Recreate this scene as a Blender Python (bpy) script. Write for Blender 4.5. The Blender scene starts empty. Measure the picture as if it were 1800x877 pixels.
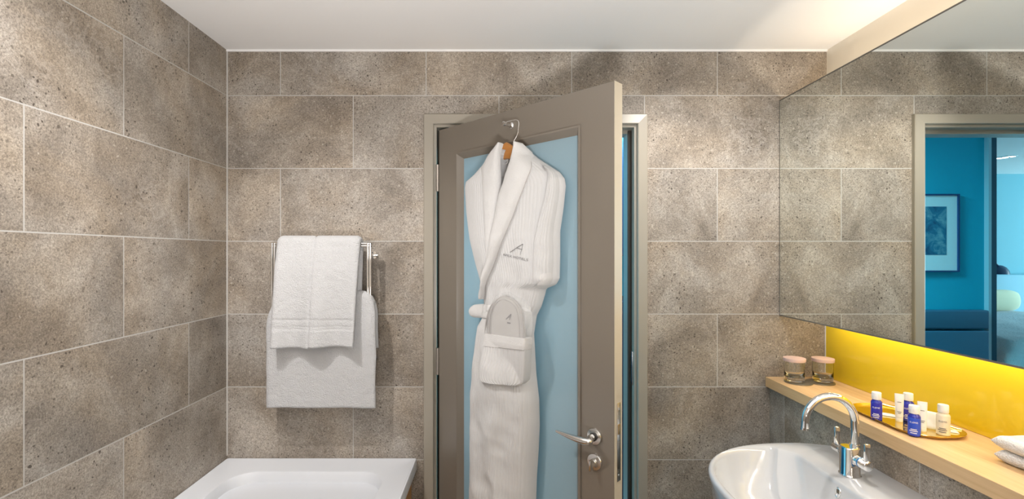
import bpy, bmesh, math, random
from mathutils import Vector, Matrix, noise
random.seed(7)
SC = bpy.context.scene
COL = SC.collection
PI = math.pi

# ------------------------------------------------------------------ camera, world, lights, exposure
CAM_Z, F = 1.45, 839.0            # eye height (m), focal length in pixels of the 1800x877 frame
VPX, VPY = 875.0, 446.0
YB = 1.967                        # back wall
cam = bpy.data.cameras.new('camera'); cam_o = bpy.data.objects.new('camera', cam); COL.objects.link(cam_o)
cam_o.location = (0, 0, CAM_Z); cam_o.rotation_euler = (PI/2, 0, 0)
cam.sensor_width = 36; cam.lens = F/1800*36; cam.clip_start = 0.02
cam.shift_x = (900-VPX)/1800; cam.shift_y = (VPY-438.5)/1800
SC.camera = cam_o
SC.view_settings.view_transform = 'Standard'; SC.view_settings.look = 'None'
SC.view_settings.gamma = 1; SC.view_settings.use_curve_mapping = False
SC.view_settings.exposure = 0.0
w = bpy.data.worlds.new('world'); SC.world = w; w.use_nodes = True
w.node_tree.nodes['Background'].inputs[0].default_value = (0.5, 0.6, 0.7, 1)
w.node_tree.nodes['Background'].inputs[1].default_value = 0.3

def lamp(name, kind, loc, power, color, rot=(0, 0, 0), **kw):
    l = bpy.data.lights.new(name, kind); l.energy = power; l.color = color
    for k, v in kw.items(): setattr(l, k, v)
    o = bpy.data.objects.new(name, l); COL.objects.link(o); o.location = loc; o.rotation_euler = rot
    return o
WARM = (1.0, 0.965, 0.93)
CEIL = 2.289
def aim(a, b): return (Vector(b)-Vector(a)).to_track_quat('-Z', 'Y').to_euler()
K1 = (-0.84, 1.06, CEIL-.03); K2 = (0.74, 1.40, CEIL-.03)
lamp('downlight', 'SPOT', K1, 48, WARM, aim(K1, (-.54, 1.74, .80)), spot_size=math.radians(94), spot_blend=.9, shadow_soft_size=.022)
lamp('downlight', 'SPOT', K2, 30, (1.0, .95, .89), aim(K2, (.84, 1.97, .80)), spot_size=math.radians(118), spot_blend=.8, shadow_soft_size=.03)
K3 = (-0.80, 0.85, CEIL-.03)
lamp('downlight', 'SPOT', K3, 23, WARM, aim(K3, (-1.116, 1.05, 1.45)), spot_size=math.radians(100), spot_blend=1.0, shadow_soft_size=.05)
lamp('downlight', 'SPOT', (0.42, -0.60, CEIL-.02), 6, WARM, spot_size=math.radians(160), spot_blend=.6, shadow_soft_size=.06)
lamp('rear_fill', 'POINT', (0.1, -0.8, 1.35), 12, WARM, shadow_soft_size=.15)  # added frontal fill behind the camera, not a known lamp
# added fill behind the camera, no real fitting, brightening the ceiling
lamp('ceiling_fill', 'AREA', (0.0, -0.25, 0.95), 54, (1.0, .98, .97), (PI, 0, 0), shape='DISK', size=.35)
# strips fitted above and below the mirror cabinet
lamp('cove_strip', 'AREA', (1.29, 0.80, 1.978), 3.6, (1.0, .86, .68), (PI, 0, 0), shape='RECTANGLE', size=.03, size_y=2.2)
lamp('shelf_strip', 'AREA', (1.285, 0.80, 1.235), 4.2, (1.0, .90, .74), (0, 0, 0), shape='RECTANGLE', size=.02, size_y=2.2)
# daylight through the bedroom window; added blue fill for hall and door glass
lamp('window_daylight', 'AREA', (-5.2, 3.6, 1.4), 120, (.55, .84, .97), (0, -PI/2-.3, 0), shape='RECTANGLE', size=1.6, size_y=2.2)
lamp('hall_fill', 'AREA', (0.9, 2.62, 2.28), 88, (.20, .78, 1.0), (0, 0, 0), shape='RECTANGLE', size=.5, size_y=.5)

# ------------------------------------------------------------------ helpers
def px(x, y, Y):
    """point of the room that the photograph shows at (x, y), at distance Y"""
    return Vector(((x-VPX)*Y/F, Y, CAM_Z-(y-VPY)*Y/F))
MATS = {}
ROOTM = {}
def root_of(o):
    while o.parent: o = o.parent
    return o
def tag(o, label, cat, group=None):
    o['label'] = label; o['category'] = cat
    if group: o['group'] = group
    return o
def thing(name, label, cat, loc=(0, 0, 0), rotz=0.0, group=None):
    o = bpy.data.objects.new(name, None); COL.objects.link(o)
    o.location = loc; o.rotation_euler = (0, 0, rotz); o.empty_display_size = .05
    ROOTM[o.name] = Matrix.Translation(loc) @ Matrix.Rotation(rotz, 4, 'Z')
    return tag(o, label, cat, group)
def obj(name, bm, mat, parent=None, smooth=True, angle=40, local=False):
    """links a bmesh (room coordinates, or its thing's own when local) as one mesh object"""
    if parent and not local:
        r = root_of(parent)
        if r.name in ROOTM: bmesh.ops.transform(bm, matrix=ROOTM[r.name].inverted(), verts=bm.verts)
    bmesh.ops.remove_doubles(bm, verts=bm.verts, dist=1e-6)
    bmesh.ops.recalc_face_normals(bm, faces=bm.faces)
    if smooth:
        for f in bm.faces: f.smooth = True
        ca = math.radians(angle)
        for e in bm.edges:
            if len(e.link_faces) == 2 and e.calc_face_angle(0) > ca: e.smooth = False
    me = bpy.data.meshes.new(name); bm.to_mesh(me); bm.free()
    for m in (mat if isinstance(mat, (list, tuple)) else [mat]): me.materials.append(m)
    o = bpy.data.objects.new(name, me); COL.objects.link(o)
    if parent: o.parent = parent
    return o
def struct(name, bm, mat, smooth=False):
    o = obj(name, bm, mat, None, smooth); o['kind'] = 'structure'; return o
def B(): return bmesh.new()
def box(bm, lo, hi, bevel=0.0, seg=2):
    lo = Vector(lo); hi = Vector(hi)
    M = Matrix.Translation((lo+hi)/2) @ Matrix.Diagonal(((hi-lo).x, (hi-lo).y, (hi-lo).z, 1))
    t = bmesh.new(); bmesh.ops.create_cube(t, size=1, matrix=M)
    if bevel: bmesh.ops.bevel(t, geom=t.edges[:], offset=bevel, segments=seg, affect='EDGES', profile=.5)
    me = bpy.data.meshes.new('tmp'); t.to_mesh(me); t.free(); bm.from_mesh(me); bpy.data.meshes.remove(me)
    return bm
def loft(bm, rings, cap=True, closed=True, loop=False):
    vr = [[bm.verts.new(p) for p in r] for r in rings]
    n = len(rings[0])
    pairs = list(zip(vr, vr[1:])) + ([(vr[-1], vr[0])] if loop else [])
    for a, b in pairs:
        for i in range(n if closed else n-1):
            j = (i+1) % n
            try: bm.faces.new((a[i], a[j], b[j], b[i]))
            except ValueError: pass
    if cap and closed and not loop:
        bm.faces.new(vr[0][::-1]); bm.faces.new(vr[-1])
    return bm
def frame_of(d):
    d = d.normalized(); a = Vector((0, 0, 1)) if abs(d.z) < .9 else Vector((1, 0, 0))
    x = d.cross(a).normalized(); return x, x.cross(d).normalized()
def tube(bm, pts, r, n=14, cap=True, ry=None):
    pts = [Vector(p) for p in pts]; rs = r if isinstance(r, (list, tuple)) else [r]*len(pts)
    x = y = None; rings = []
    for i, p in enumerate(pts):
        d = (pts[min(i+1, len(pts)-1)] - pts[max(i-1, 0)]).normalized()
        if x is None: x, y = frame_of(d)
        else:
            x = (x - d*x.dot(d)).normalized(); y = x.cross(d).normalized()
        k = (ry or 1.0)
        rings.append([p + x*rs[i]*math.cos(2*PI*j/n) + y*rs[i]*k*math.sin(2*PI*j/n) for j in range(n)])
    return loft(bm, rings, cap)
def cyl(bm, a, b, r, r2=None, n=24): return tube(bm, [a, b], [r, r if r2 is None else r2], n)
def lathe(bm, prof, c=(0, 0, 0), n=32, axis=None, cap=True):
    c = Vector(c); d = Vector(axis or (0, 0, 1)).normalized(); x, y = frame_of(d)
    rings = [[c + d*h + (x*math.cos(2*PI*j/n)+y*math.sin(2*PI*j/n))*r for j in range(n)] for r, h in prof]
    return loft(bm, rings, cap)
def smooth_path(pts, m=8, closed=False):
    pts = [Vector(p) for p in pts]; out = []; n = len(pts)
    for i in range(n if closed else n-1):
        p0 = pts[(i-1) % n] if closed or i else pts[0]; p1 = pts[i]; p2 = pts[(i+1) % n]
        p3 = pts[(i+2) % n] if closed or i+2 < n else pts[-1]
        for k in range(m):
            t = k/m
            out.append(.5*((2*p1)+(p2-p0)*t+(2*p0-5*p1+4*p2-p3)*t*t+(3*p1-p0-3*p2+p3)*t**3))
    if not closed: out.append(pts[-1])
    return out
def text_mesh(s, size, spacing=1.0):
    cu = bpy.data.curves.new('tmp_text', 'FONT'); cu.body = s; cu.size = size; cu.space_character = spacing
    cu.align_x = 'CENTER'; cu.resolution_u = 3; cu.extrude = 0
    o = bpy.data.objects.new('tmp_text', cu); COL.objects.link(o)
    dg = bpy.context.evaluated_depsgraph_get(); dg.update()
    me = bpy.data.meshes.new_from_object(o.evaluated_get(dg))
    bpy.data.objects.remove(o); bpy.data.curves.remove(cu)
    bm = bmesh.new(); bm.from_mesh(me); bpy.data.meshes.remove(me)
    return bm
def nz(x, y, z=0): return noise.noise(Vector((x, y, z)))

# ------------------------------------------------------------------ materials
class NT:
    def __init__(s, name):
        m = bpy.data.materials.new(name); m.use_nodes = True; s.m = m; s.t = m.node_tree; s.n = s.t.nodes; s.l = s.t.links
        s.p = s.n['Principled BSDF']; s.out = s.n['Material Output']; MATS[name] = m
    def add(s, typ, **kw):
        n = s.n.new(typ)
        for k, v in kw.items():
            if k.startswith('i_'):
                key = k[2:]; key = int(key) if key.isdigit() else key.replace('_', ' ')
                s.set(n.inputs[key], v)
            else: setattr(n, k, v)
        return n
    def set(s, inp, v):
        if isinstance(v, bpy.types.NodeSocket): s.l.new(v, inp)
        else: inp.default_value = v
    def P(s, **kw):
        for k, v in kw.items(): s.set(s.p.inputs[k.replace('_', ' ')], v)
    def math(s, op, a, b=0.0, c=None, clamp=False):
        n = s.add('ShaderNodeMath', operation=op, use_clamp=clamp); s.set(n.inputs[0], a); s.set(n.inputs[1], b)
        if c is not None: s.set(n.inputs[2], c)
        return n.outputs[0]
    def mix(s, f, a, b, blend='MIX'):
        n = s.add('ShaderNodeMix', data_type='RGBA', blend_type=blend)
        s.set(n.inputs['Factor'], f); s.set(n.inputs[6], a); s.set(n.inputs[7], b); return n.outputs[2]
    def ramp(s, f, stops):
        n = s.add('ShaderNodeValToRGB'); e = n.color_ramp.elements
        while len(e) < len(stops): e.new(.5)
        for i, (p, c) in enumerate(stops): e[i].position = p; e[i].color = c if len(c) == 4 else (*c, 1)
        s.set(n.inputs[0], f); return n.outputs[0]
    def noise(s, vec, scale, detail=3, rough=.5, dist=0.0):
        n = s.add('ShaderNodeTexNoise'); s.set(n.inputs['Vector'], vec); n.inputs['Scale'].default_value = scale
        n.inputs['Detail'].default_value = detail; n.inputs['Roughness'].default_value = rough; n.inputs['Distortion'].default_value = dist
        return n.outputs['Fac']
    def bump(s, h, strength=.3, dist=.002):
        n = s.add('ShaderNodeBump', i_Strength=strength, i_Distance=dist); s.set(n.inputs['Height'], h)
        s.l.new(n.outputs[0], s.p.inputs['Normal']); return n
    def coord(s, kind='Object'): return s.add('ShaderNodeTexCoord').outputs[kind]

def plain(name, col, rough=.5, metal=0.0, bump=None, spec=None, coat=0.0):
    k = NT(name); k.P(Base_Color=(*col, 1), Roughness=rough, Metallic=metal)
    if spec is not None: k.P(Specular_IOR_Level=spec)
    if coat: k.P(Coat_Weight=coat, Coat_Roughness=.05)
    if bump: k.bump(k.noise(k.coord(), bump[0], 3), bump[1], bump[2])
    return k.m
def tile(name, axis, off, sign=1.0, row0=.0016):
    k = NT(name); co = k.coord(); sep = k.add('ShaderNodeSeparateXYZ', i_0=co)
    u = k.math('MULTIPLY_ADD', sep.outputs[axis], sign, off); v = k.math('SUBTRACT', sep.outputs[2 if axis < 2 else 1], row0)
    if name == 'floor_tile':
        u = sep.outputs[0]; v = sep.outputs[1]
    cv = k.add('ShaderNodeCombineXYZ'); k.set(cv.inputs[0], u); k.set(cv.inputs[1], v); cv = cv.outputs[0]
    br = k.add('ShaderNodeTexBrick', offset=.5, offset_frequency=2, squash=1.0, squash_frequency=2)
    k.set(br.inputs['Vector'], cv)
    for n_, v_ in (('Scale', 1.0), ('Mortar Size', .0019), ('Mortar Smooth', .15), ('Bias', 0.0), ('Brick Width', .6), ('Row Height', .3)):
        br.inputs[n_].default_value = v_
    br.inputs['Color1'].default_value = (0, 0, 0, 1); br.inputs['Color2'].default_value = (1, 1, 1, 1); br.inputs['Mortar'].default_value = (.5, .5, .5, 1)
    rnd = k.add('ShaderNodeSeparateColor', i_0=br.outputs['Color']).outputs[0]
    sh = k.add('ShaderNodeCombineXYZ'); k.set(sh.inputs[2], k.math('MULTIPLY', rnd, 37.0))
    vec = k.add('ShaderNodeVectorMath', operation='ADD'); k.set(vec.inputs[0], co); k.set(vec.inputs[1], sh.outputs[0]); vec = vec.outputs[0]
    big = k.noise(vec, 4.5, 6, .62, .4)
    col = k.ramp(big, [(.30, (.185, .156, .128)), (.50, (.288, .250, .210)), (.70, (.405, .365, .32))])
    # fine mineral grain
    g = k.noise(vec, 230, 3, .8)
    col = k.mix(.74, col, k.ramp(g, [(.30, (.20, .20, .20)), (.50, (.52, .52, .52)), (.68, (.86, .86, .86))]), 'OVERLAY')
    # pale cloudy veins
    vn = k.noise(vec, 8, 8, .70, .35)
    vein = k.ramp(k.math('ABSOLUTE', k.math('SUBTRACT', vn, .5)), [(.0, (1, 1, 1)), (.028, (0, 0, 0))])
    patch = k.ramp(k.noise(vec, 3.2, 3), [(.48, (0, 0, 0)), (.66, (1, 1, 1))])
    col = k.mix(k.math('MULTIPLY', k.math('MULTIPLY', vein, patch), .32), col, (.58, .53, .48, 1))
    hue = k.ramp(k.noise(vec, 2.6, 4, .6, .8), [(.36, (1.03, .985, .92)), (.52, (1, 1, 1)), (.66, (.96, .985, 1.02))])
    col = k.mix(1.0, col, hue, 'MULTIPLY')
    # dark and pale fossil fragments
    wv = k.add('ShaderNodeVectorMath', operation='ADD'); k.set(wv.inputs[0], vec)
    nn = k.add('ShaderNodeTexNoise'); k.set(nn.inputs['Vector'], vec); nn.inputs['Scale'].default_value = 45
    sc = k.add('ShaderNodeVectorMath', operation='SCALE'); k.set(sc.inputs[0], nn.outputs['Color']); sc.inputs['Scale'].default_value = .016
    k.set(wv.inputs[1], sc.outputs[0])
    def specks(scale, thr_d, thr_r, soft=.06):
        vo = k.add('ShaderNodeTexVoronoi', feature='F1'); k.set(vo.inputs['Vector'], wv.outputs[0]); vo.inputs['Scale'].default_value = scale
        r = k.add('ShaderNodeSeparateColor', i_0=vo.outputs['Color'])
        inside = k.ramp(k.math('SUBTRACT', vo.outputs['Distance'], k.math('MULTIPLY', r.outputs[1], thr_d)), [(0.0, (1, 1, 1)), (soft, (0, 0, 0))])
        return k.math('MULTIPLY', inside, k.math('GREATER_THAN', r.outputs[0], thr_r))
    d1 = specks(95, .36, .76, .03); d2 = specks(165, .38, .66, .05); d3 = specks(290, .42, .62, .06); l1 = specks(90, .34, .78, .04)
    area = k.ramp(k.noise(vec, 5.5, 2), [(.38, (.25, .25, .25)), (.60, (1, 1, 1))])
    col = k.mix(k.math('MULTIPLY', k.math('MULTIPLY', d1, area), .85), col, (.055, .043, .034, 1))
    col = k.mix(k.math('MULTIPLY', k.math('MULTIPLY', d2, area), .75), col, (.085, .068, .055, 1))
    col = k.mix(k.math('MULTIPLY', d3, .5), col, (.11, .09, .072, 1))
    col = k.mix(k.math('MULTIPLY', l1, .38), col, (.60, .54, .47, 1))
    tint = k.math('MULTIPLY_ADD', rnd, .16, .92)
    tc = k.add('ShaderNodeCombineColor'); [k.set(tc.inputs[i], tint) for i in range(3)]
    col = k.mix(1.0, col, tc.outputs[0], 'MULTIPLY')
    col = k.mix(br.outputs['Fac'], col, (.48, .465, .44, 1))
    k.P(Base_Color=col, Roughness=k.math('MULTIPLY_ADD', br.outputs['Fac'], .35, .50), Specular_IOR_Level=.35)
    h = k.math('SUBTRACT', k.math('MULTIPLY', g, .3), k.math('MULTIPLY_ADD', d1, .5, k.math('MULTIPLY', br.outputs['Fac'], 2.0)))
    k.bump(h, .35, .0012)
    return k.m
M_TB = tile('stone_tile_back', 0, .8954)
M_TL = tile('stone_tile_left', 1, YB-.243, -1.0)
M_TR = tile('stone_tile_right', 1, YB-.40, -1.0)
M_FLOOR = tile('floor_tile', 0, 0)
M_CEIL = plain('ceiling_paint', (.86, .85, .84), .65)
M_SOFF = plain('cream_paint', (.80, .74, .64), .55)
M_ARCH = plain('stone_coloured_gloss', (.34, .308, .255), .32)
M_DOOR = plain('taupe_gloss', (.20, .174, .143), .24, bump=(90, .05, .001))
M_EDGE = plain('door_edge_paint', (.52, .46, .36), .35)
M_CHROME = plain('chrome', (.86, .87, .88), .06, 1.0)
M_STEEL = plain('satin_steel', (.72, .71, .69), .26, 1.0)
M_DARK = plain('black_rubber', (.02, .02, .02), .5)
M_GOLD = plain('polished_gold', (.88, .66, .20), .09, 1.0)
M_MIRROR = plain('mirror_silver', (.86, .885, .84), .0, 1.0)
M_MIRE = plain('mirror_edge', (.14, .13, .11), .3)
M_CERAM = plain('white_ceramic', (.58, .59, .61), .12, coat=.6)
M_ACRYL = plain('white_acrylic', (.68, .70, .74), .28, coat=.15)
M_CAP = plain('white_plastic', (.85, .84, .82), .3)
M_TUBE = plain('white_tube_plastic', (.82, .81, .79), .38)
M_CREAMB = plain('cream_plastic', (.74, .65, .50), .35)
M_INK = plain('dark_ink', (.06, .055, .055), .7)
M_GREYINK = plain('grey_ink', (.16, .155, .16), .7)
M_WINK = plain('white_ink', (.85, .85, .9), .5)
M_LID = plain('pink_card', (.60, .43, .38), .75)
M_COAST = plain('pewter_coaster', (.30, .29, .25), .32, .8)
M_PLATE = plain('strike_plate_steel', (.55, .56, .58), .25, 1.0)
M_HANGER = None
def wood(name, c1, c2, axis, rough=.42, ring=9.0):
    k = NT(name); co = k.coord(); mp = k.add('ShaderNodeMapping'); k.set(mp.inputs[0], co)
    s = [22.0, 22.0, 22.0]; s[axis] = 1.2; mp.inputs['Scale'].default_value = s
    a = k.noise(mp.outputs[0], 1.6, 5, .6, .6); b = k.noise(mp.outputs[0], 7, 3, .6)
    mp2 = k.add('ShaderNodeMapping'); k.set(mp2.inputs[0], co); s2 = [ring, ring, ring]; s2[axis] = .4; mp2.inputs['Scale'].default_value = s2
    c = k.noise(mp2.outputs[0], 1, 2)
    f = k.math('ADD', k.math('MULTIPLY', a, .5), k.math('ADD', k.math('MULTIPLY', b, .2), k.math('MULTIPLY', c, .3)))
    k.P(Base_Color=k.ramp(f, [(.34, c1), (.66, c2)]), Roughness=rough); k.bump(a, .08, .001); return k.m
M_OAK = wood('oak', (.55, .34, .155), (.76, .535, .30), 1)
M_PANEL = wood('orange_wood', (.42, .19, .05), (.58, .30, .09), 1)
M_HANGER = wood('hanger_wood', (.42, .17, .04), (.56, .25, .07), 0)
def terry(name, col, scale=420, strength=.7, dist=.003):
    k = NT(name); co = k.coord(); a = k.noise(co, scale, 2, .6); b = k.noise(co, 110, 3, .6)
    k.P(Base_Color=(*col, 1), Roughness=.95, Sheen_Weight=.25, Specular_IOR_Level=.1)
    k.bump(k.math('ADD', a, k.math('MULTIPLY', b, .6)), strength, dist); return k.m
M_TOWEL = terry('white_terry', (.60, .60, .61), 300, .9, .006)
M_TERRY_LIFT = terry('shade_lifted_terry', (.84, .84, .84), 300, .9, .006)  # towel cloth with its colour lightened to offset shade on the shelf
M_ROBE = terry('robe_cotton', (.58, .577, .575), 520, .35, .0015)
M_COLLAR = terry('robe_terry', (.62, .612, .605), 330, .6, .0025)
M_SEAM_SHADE = terry('robe_seam_shade', (.42, .40, .39), 520, .3, .001)
M_LINING = terry('robe_lining', (.66, .65, .64), 420, .4, .002)
def frosted():
    k = NT('frosted_glass'); k.P(Base_Color=(.33, .46, .53, 1), Roughness=.06, Specular_IOR_Level=.55)
    tr = k.add('ShaderNodeBsdfTranslucent', i_Color=(.62, .80, .84, 1))
    mx = k.add('ShaderNodeMixShader', i_Fac=.22); k.l.new(k.p.outputs[0], mx.inputs[1]); k.l.new(tr.outputs[0], mx.inputs[2])
    k.l.new(mx.outputs[0], k.out.inputs[0]); return k.m
M_FROST = frosted()
def yellow_glass():
    k = NT('yellow_backpainted_glass'); k.P(Base_Color=(.78, .56, .012, 1), Roughness=.32, Coat_Weight=.7, Coat_Roughness=.03); return k.m
M_YEL = yellow_glass()
def clear_glass(name, col=(1, 1, 1), rough=0.0, ior=1.46):
    k = NT(name); k.P(Base_Color=(*col, 1), Roughness=rough, IOR=ior, Transmission_Weight=1.0)
    # light passes thin clear glass (a real window casts hardly any shadow)
    return k.m
M_GLASS = clear_glass('clear_glass', (.97, .985, .97))
M_BLUEB = plain('blue_bottle', (.012, .022, .36), .16, coat=.5)
M_LBLUE = plain('blue_label', (.03, .09, .62), .35)
M_CELLO = None
def cello():
    k = NT('clear_film'); k.P(Base_Color=(1, 1, 1, 1), Roughness=.08, Alpha=.16, Specular_IOR_Level=.9); return k.m
M_CELLO = cello()
M_SLIP = terry('slipper_felt', (.42, .405, .39), 300, .4, .0015)
M_PIPING = plain('slipper_piping', (.36, .345, .33), .7)
M_HALL = plain('blue_wall_paint', (.005, .42, .58), .6)
M_HALLC = plain('bedroom_ceiling_paint', (.88, .89, .88), .7)
M_BEDW = plain('bedroom_teal_paint', (.20, .48, .56), .7)
M_CARPET = plain('grey_carpet', (.12, .14, .17), .95, bump=(200, .4, .004))
M_UPH = plain('dark_teal_upholstery', (.02, .12, .20), .7, bump=(300, .2, .001))
M_NAVY = plain('navy_cabinet', (.004, .008, .04), .4)
M_FRAMEB = plain('blue_picture_frame', (.01, .05, .16), .4)
M_MAT = plain('white_mount_card', (.90, .90, .92), .8)
M_POST = plain('dark_door_post', (.02, .055, .085), .5)
M_HEADB = plain('pale_blue_headboard', (.34, .56, .66), .8)
M_BEDC = terry('bed_cover', (.55, .58, .60), 60, .8, .01)
M_PILLOW = terry('cream_pillow', (.74, .70, .50), 200, .4, .002)
M_LAMPM = plain('blue_black_lamp', (.015, .04, .09), .3)
def print_art():
    k = NT('blue_print'); co = k.coord(); n = k.noise(co, 9, 5, .65, .8)
    k.P(Base_Color=k.ramp(n, [(.32, (.01, .07, .16)), (.5, (.03, .19, .30)), (.68, (.25, .46, .52))]), Roughness=.7); return k.m
M_PRINT = print_art()

# ------------------------------------------------------------------ room shell
XL = (399-VPX)*YB/F                 # left wall
XR = (1453-VPX)*YB/F                # right wall (glass, cream band)
XM = 1.160                          # mirror face
XLOW = 1.120                        # furred lower right wall
YREAR, WT = -1.3, .10               # wall behind the camera, wall thickness
OX0, OX1, OZ = -.262, .590, 1.990   # rough door opening
bm = B()                            # back wall with the doorway cut out
def wall_with_hole(bm, x0, x1, z0, z1, hx0, hx1, hz, y0, y1):
    out = [(x0, z0), (x0, z1), (x1, z1), (x1, z0), (hx1, z0), (hx1, hz), (hx0, hz), (hx0, z0)]
    quads = [(0, 1, 6, 7), (1, 2, 5, 6), (2, 3, 4, 5)]
    f = [bm.verts.new((x, y0, z)) for x, z in out]; b = [bm.verts.new((x, y1, z)) for x, z in out]
    for q in quads:
        bm.faces.new([f[i] for i in q]); bm.faces.new([b[i] for i in q][::-1])
    for i in range(8):
        j = (i+1) % 8; bm.faces.new((f[i], f[j], b[j], b[i]))
wall_with_hole(bm, XL-.1, XR+.1, 0, 2.45, OX0, OX1, OZ, YB, YB+WT)
struct('wall_back', bm, M_TB)
struct('wall_left', box(B(), (XL-.1, YREAR, 0), (XL, YB, 2.45)), M_TL)
bm = box(B(), (XR, YREAR, 0), (XR+.1, YB, 2.45)); struct('wall_right', bm, M_SOFF)
struct('wall_right_lower', box(B(), (XLOW, YREAR, 0), (XR, YB, .904)), M_TR)
struct('wall_rear', box(B(), (XL-.1, YREAR-.1, 0), (XR+.1, YREAR, 2.45)), M_TB)
struct('floor', box(B(), (XL-.1, YREAR-.1, -.1), (XR+.1, YB+WT, 0)), M_FLOOR)
struct('ceiling', box(B(), (XL-.1, YREAR-.1, CEIL), (XR+.1, YB, CEIL+.1)), M_CEIL)
bm = box(B(), (XL, YB-.006, CEIL-.007), (XR, YB, CEIL)); struct('trim_1', bm, M_CEIL)      # white bead where wall and ceiling meet
bm = box(B(), (XL, YB-.004, .62), (XL+.004, YB, CEIL)); struct('trim_2', bm, plain('silicone', (.56, .54, .52), .5))

# door lining and architrave
AL, AR, AT = -.302, .6136, 2.0148
IL, IR, IT = -.251, .573, 1.972
bm = B()
def portal(bm, prof):
    """runs a section (offset outwards from the clear opening, y) round left, top and right of the doorway"""
    cl, cr, ct = -.236, .546, 1.955
    def at(o, y): return [(cl-o, y, 0), (cl-o, y, ct+o), (cr+o, y, ct+o), (cr+o, y, 0)]
    rows = [[bm.verts.new(p) for p in at(o, y)] for o, y in prof]
    n = len(rows)
    for i in range(n):
        a, b = rows[i], rows[(i+1) % n]
        for k in range(3): bm.faces.new((a[k], a[k+1], b[k+1], b[k]))
    for k in (0, 3): bm.faces.new([r[k] for r in rows])
portal(bm, [(.0675, YB), (.0675, YB-.013), (.065, YB-.016), (.030, YB-.018), (.027, YB-.016), (.027, YB-.002), (.016, YB-.001), (.016, YB+.045), (0, YB+.045),
            (0, YB+WT+.01), (.06, YB+WT+.01), (.06, YB+WT), (.026, YB+WT), (.026, YB)])
tr = struct('trim_3', bm, M_ARCH)
bm = box(B(), (.557, YB+.012, .905), (.5625, YB+.036, 1.045), .001)
for x0, x1 in ((-.2518, -.2125), (.5465, .5615)): obj('door_seal_gap_shade', box(B(), (x0, YB+.034, 0), (x1, YB+.0448, 1.966), .002), plain('brown_seal_gap_shade', (.035, .028, .02), .7), tr)  # left strip added and widened to keep the hinge gap dark; right is seal
sp = obj('strike_plate', bm, M_PLATE, tr)
for z0, z1 in ((.925, .965), (.985, 1.025)): obj('strike_hole', box(B(), (.5562, YB+.018, z0), (.5575, YB+.030, z1)), M_DARK, sp)

# ------------------------------------------------------------------ door leaf, standing open into the bathroom
H = Vector((-.2415, 1.960, 0)); FREE = Vector((.341, 1.397, 0))
U = (FREE-H).normalized(); NR = Vector((U.y, -U.x, 0)); DW = (FREE-H).length
RZ = math.atan2(U.y, U.x)
DT = 1.957
def dpt(x, y, n=0.0):
    """(s, z) on the plane n in front of the door's face for a pixel of the photograph"""
    d = Vector(((x-VPX)/F, 1, -(y-VPY)/F)); t = (H.dot(NR)+n)/d.dot(NR)
    P = d*t; return ((P-H).dot(U), P.z+CAM_Z)
def dpt_on(x, y, fn):
    n = .05
    for _ in range(9):
        q = dpt(x, y, n); n = .5*n+.5*fn(*q)
    return dpt(x, y, n)
def dl(s, n, z): return Vector((s, -n, z))          # door coordinates: along the leaf, out from its face, up
door = thing('door_1', 'taupe framed door with frosted glass panel standing open into the bathroom', 'door', H, RZ)
door['kind'] = 'structure'; del door['category']; del door['label']
(a0, _), (a1, _) = dpt(803, 300), dpt(1021.5, 300)
(b0, _), (b1, _) = dpt(816, 300, -.012), dpt(1014, 300, -.012)
za = (dpt(802, 268)[1]+dpt(1021.6, 221)[1])/2; zb = (dpt(816, 279.6, -.012)[1]+dpt(1013.6, 238.5, -.012)[1])/2
Z0, ZA0, ZB0, TH = .008, .23, .26, .044
def rect(s0, s1, z0, z1, n): return [dl(s0, n, z0), dl(s1, n, z0), dl(s1, n, z1), dl(s0, n, z1)]
bv = .0015
bm = loft(B(), [rect(0, DW, Z0, DT, -TH), rect(0, DW, Z0, DT, -bv), rect(bv, DW-bv, Z0+bv, DT-bv, 0), rect(a0, a1, ZA0, za, 0), rect(a0, a1, ZA0, za, -TH)], cap=False, loop=True)
obj('leaf', bm, M_DOOR, door, local=True, angle=20)
bm = loft(B(), [rect(a0, a1, ZA0, za, -.004), rect(a0, a1, ZA0, za, .006), rect(a0+.006, a1-.006, ZA0+.006, za-.006, .007), rect(a0+.010, a1-.010, ZA0+.010, za-.010, .003),
               rect(b0, b1, ZB0, zb, -.013), rect(b0, b1, ZB0, zb, -.030), rect(a0, a1, ZA0, za, -.030)], cap=False, loop=True)
obj('panel_moulding', bm, M_DOOR, door, local=True, angle=20)
obj('glass_panel', box(B(), dl(b0-.003, -.012, ZB0-.003), dl(b1+.003, -.020, zb+.003)), M_FROST, door, local=True, smooth=False)
obj('edge_lipping', box(B(), dl(DW, -.0005, Z0), dl(DW+.0012, -TH+.0005, DT)), M_EDGE, door, local=True, smooth=False)
# lock edge plate, latch, handle, thumb turn, hinges
def dn(x, y, n=0.0): s, z = dpt(x, y, n); return dl(s, n, z)
bm = B(); zc = .905; zs = dpt(1086, 768)[1]
zt, zbm = dpt(1086, 712)[1], dpt(1086, 852)[1]
bm = box(B(), dl(DW+.0009, -.012, zbm), dl(DW+.0030, -.032, zt), .0008)
lp = obj('latch_plate', bm, M_STEEL, door, local=True)
for yy in (722, 842):
    zz = dpt(1086, yy)[1]; obj('screw', lathe(B(), [(.0045, 0), (.0045, .0008), (.002, .0014)], dl(DW+.0028, -.022, zz), 14, axis=(1, 0, 0)), M_STEEL, lp, local=True)
z1, z2 = dpt(1086, 768)[1], dpt(1086, 750)[1]
obj('latch_bolt', box(B(), dl(DW+.0025, -.015, z1), dl(DW+.0045, -.029, z2), .0006), plain('brass', (.55, .40, .22), .3, .9), lp, local=True)
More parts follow.
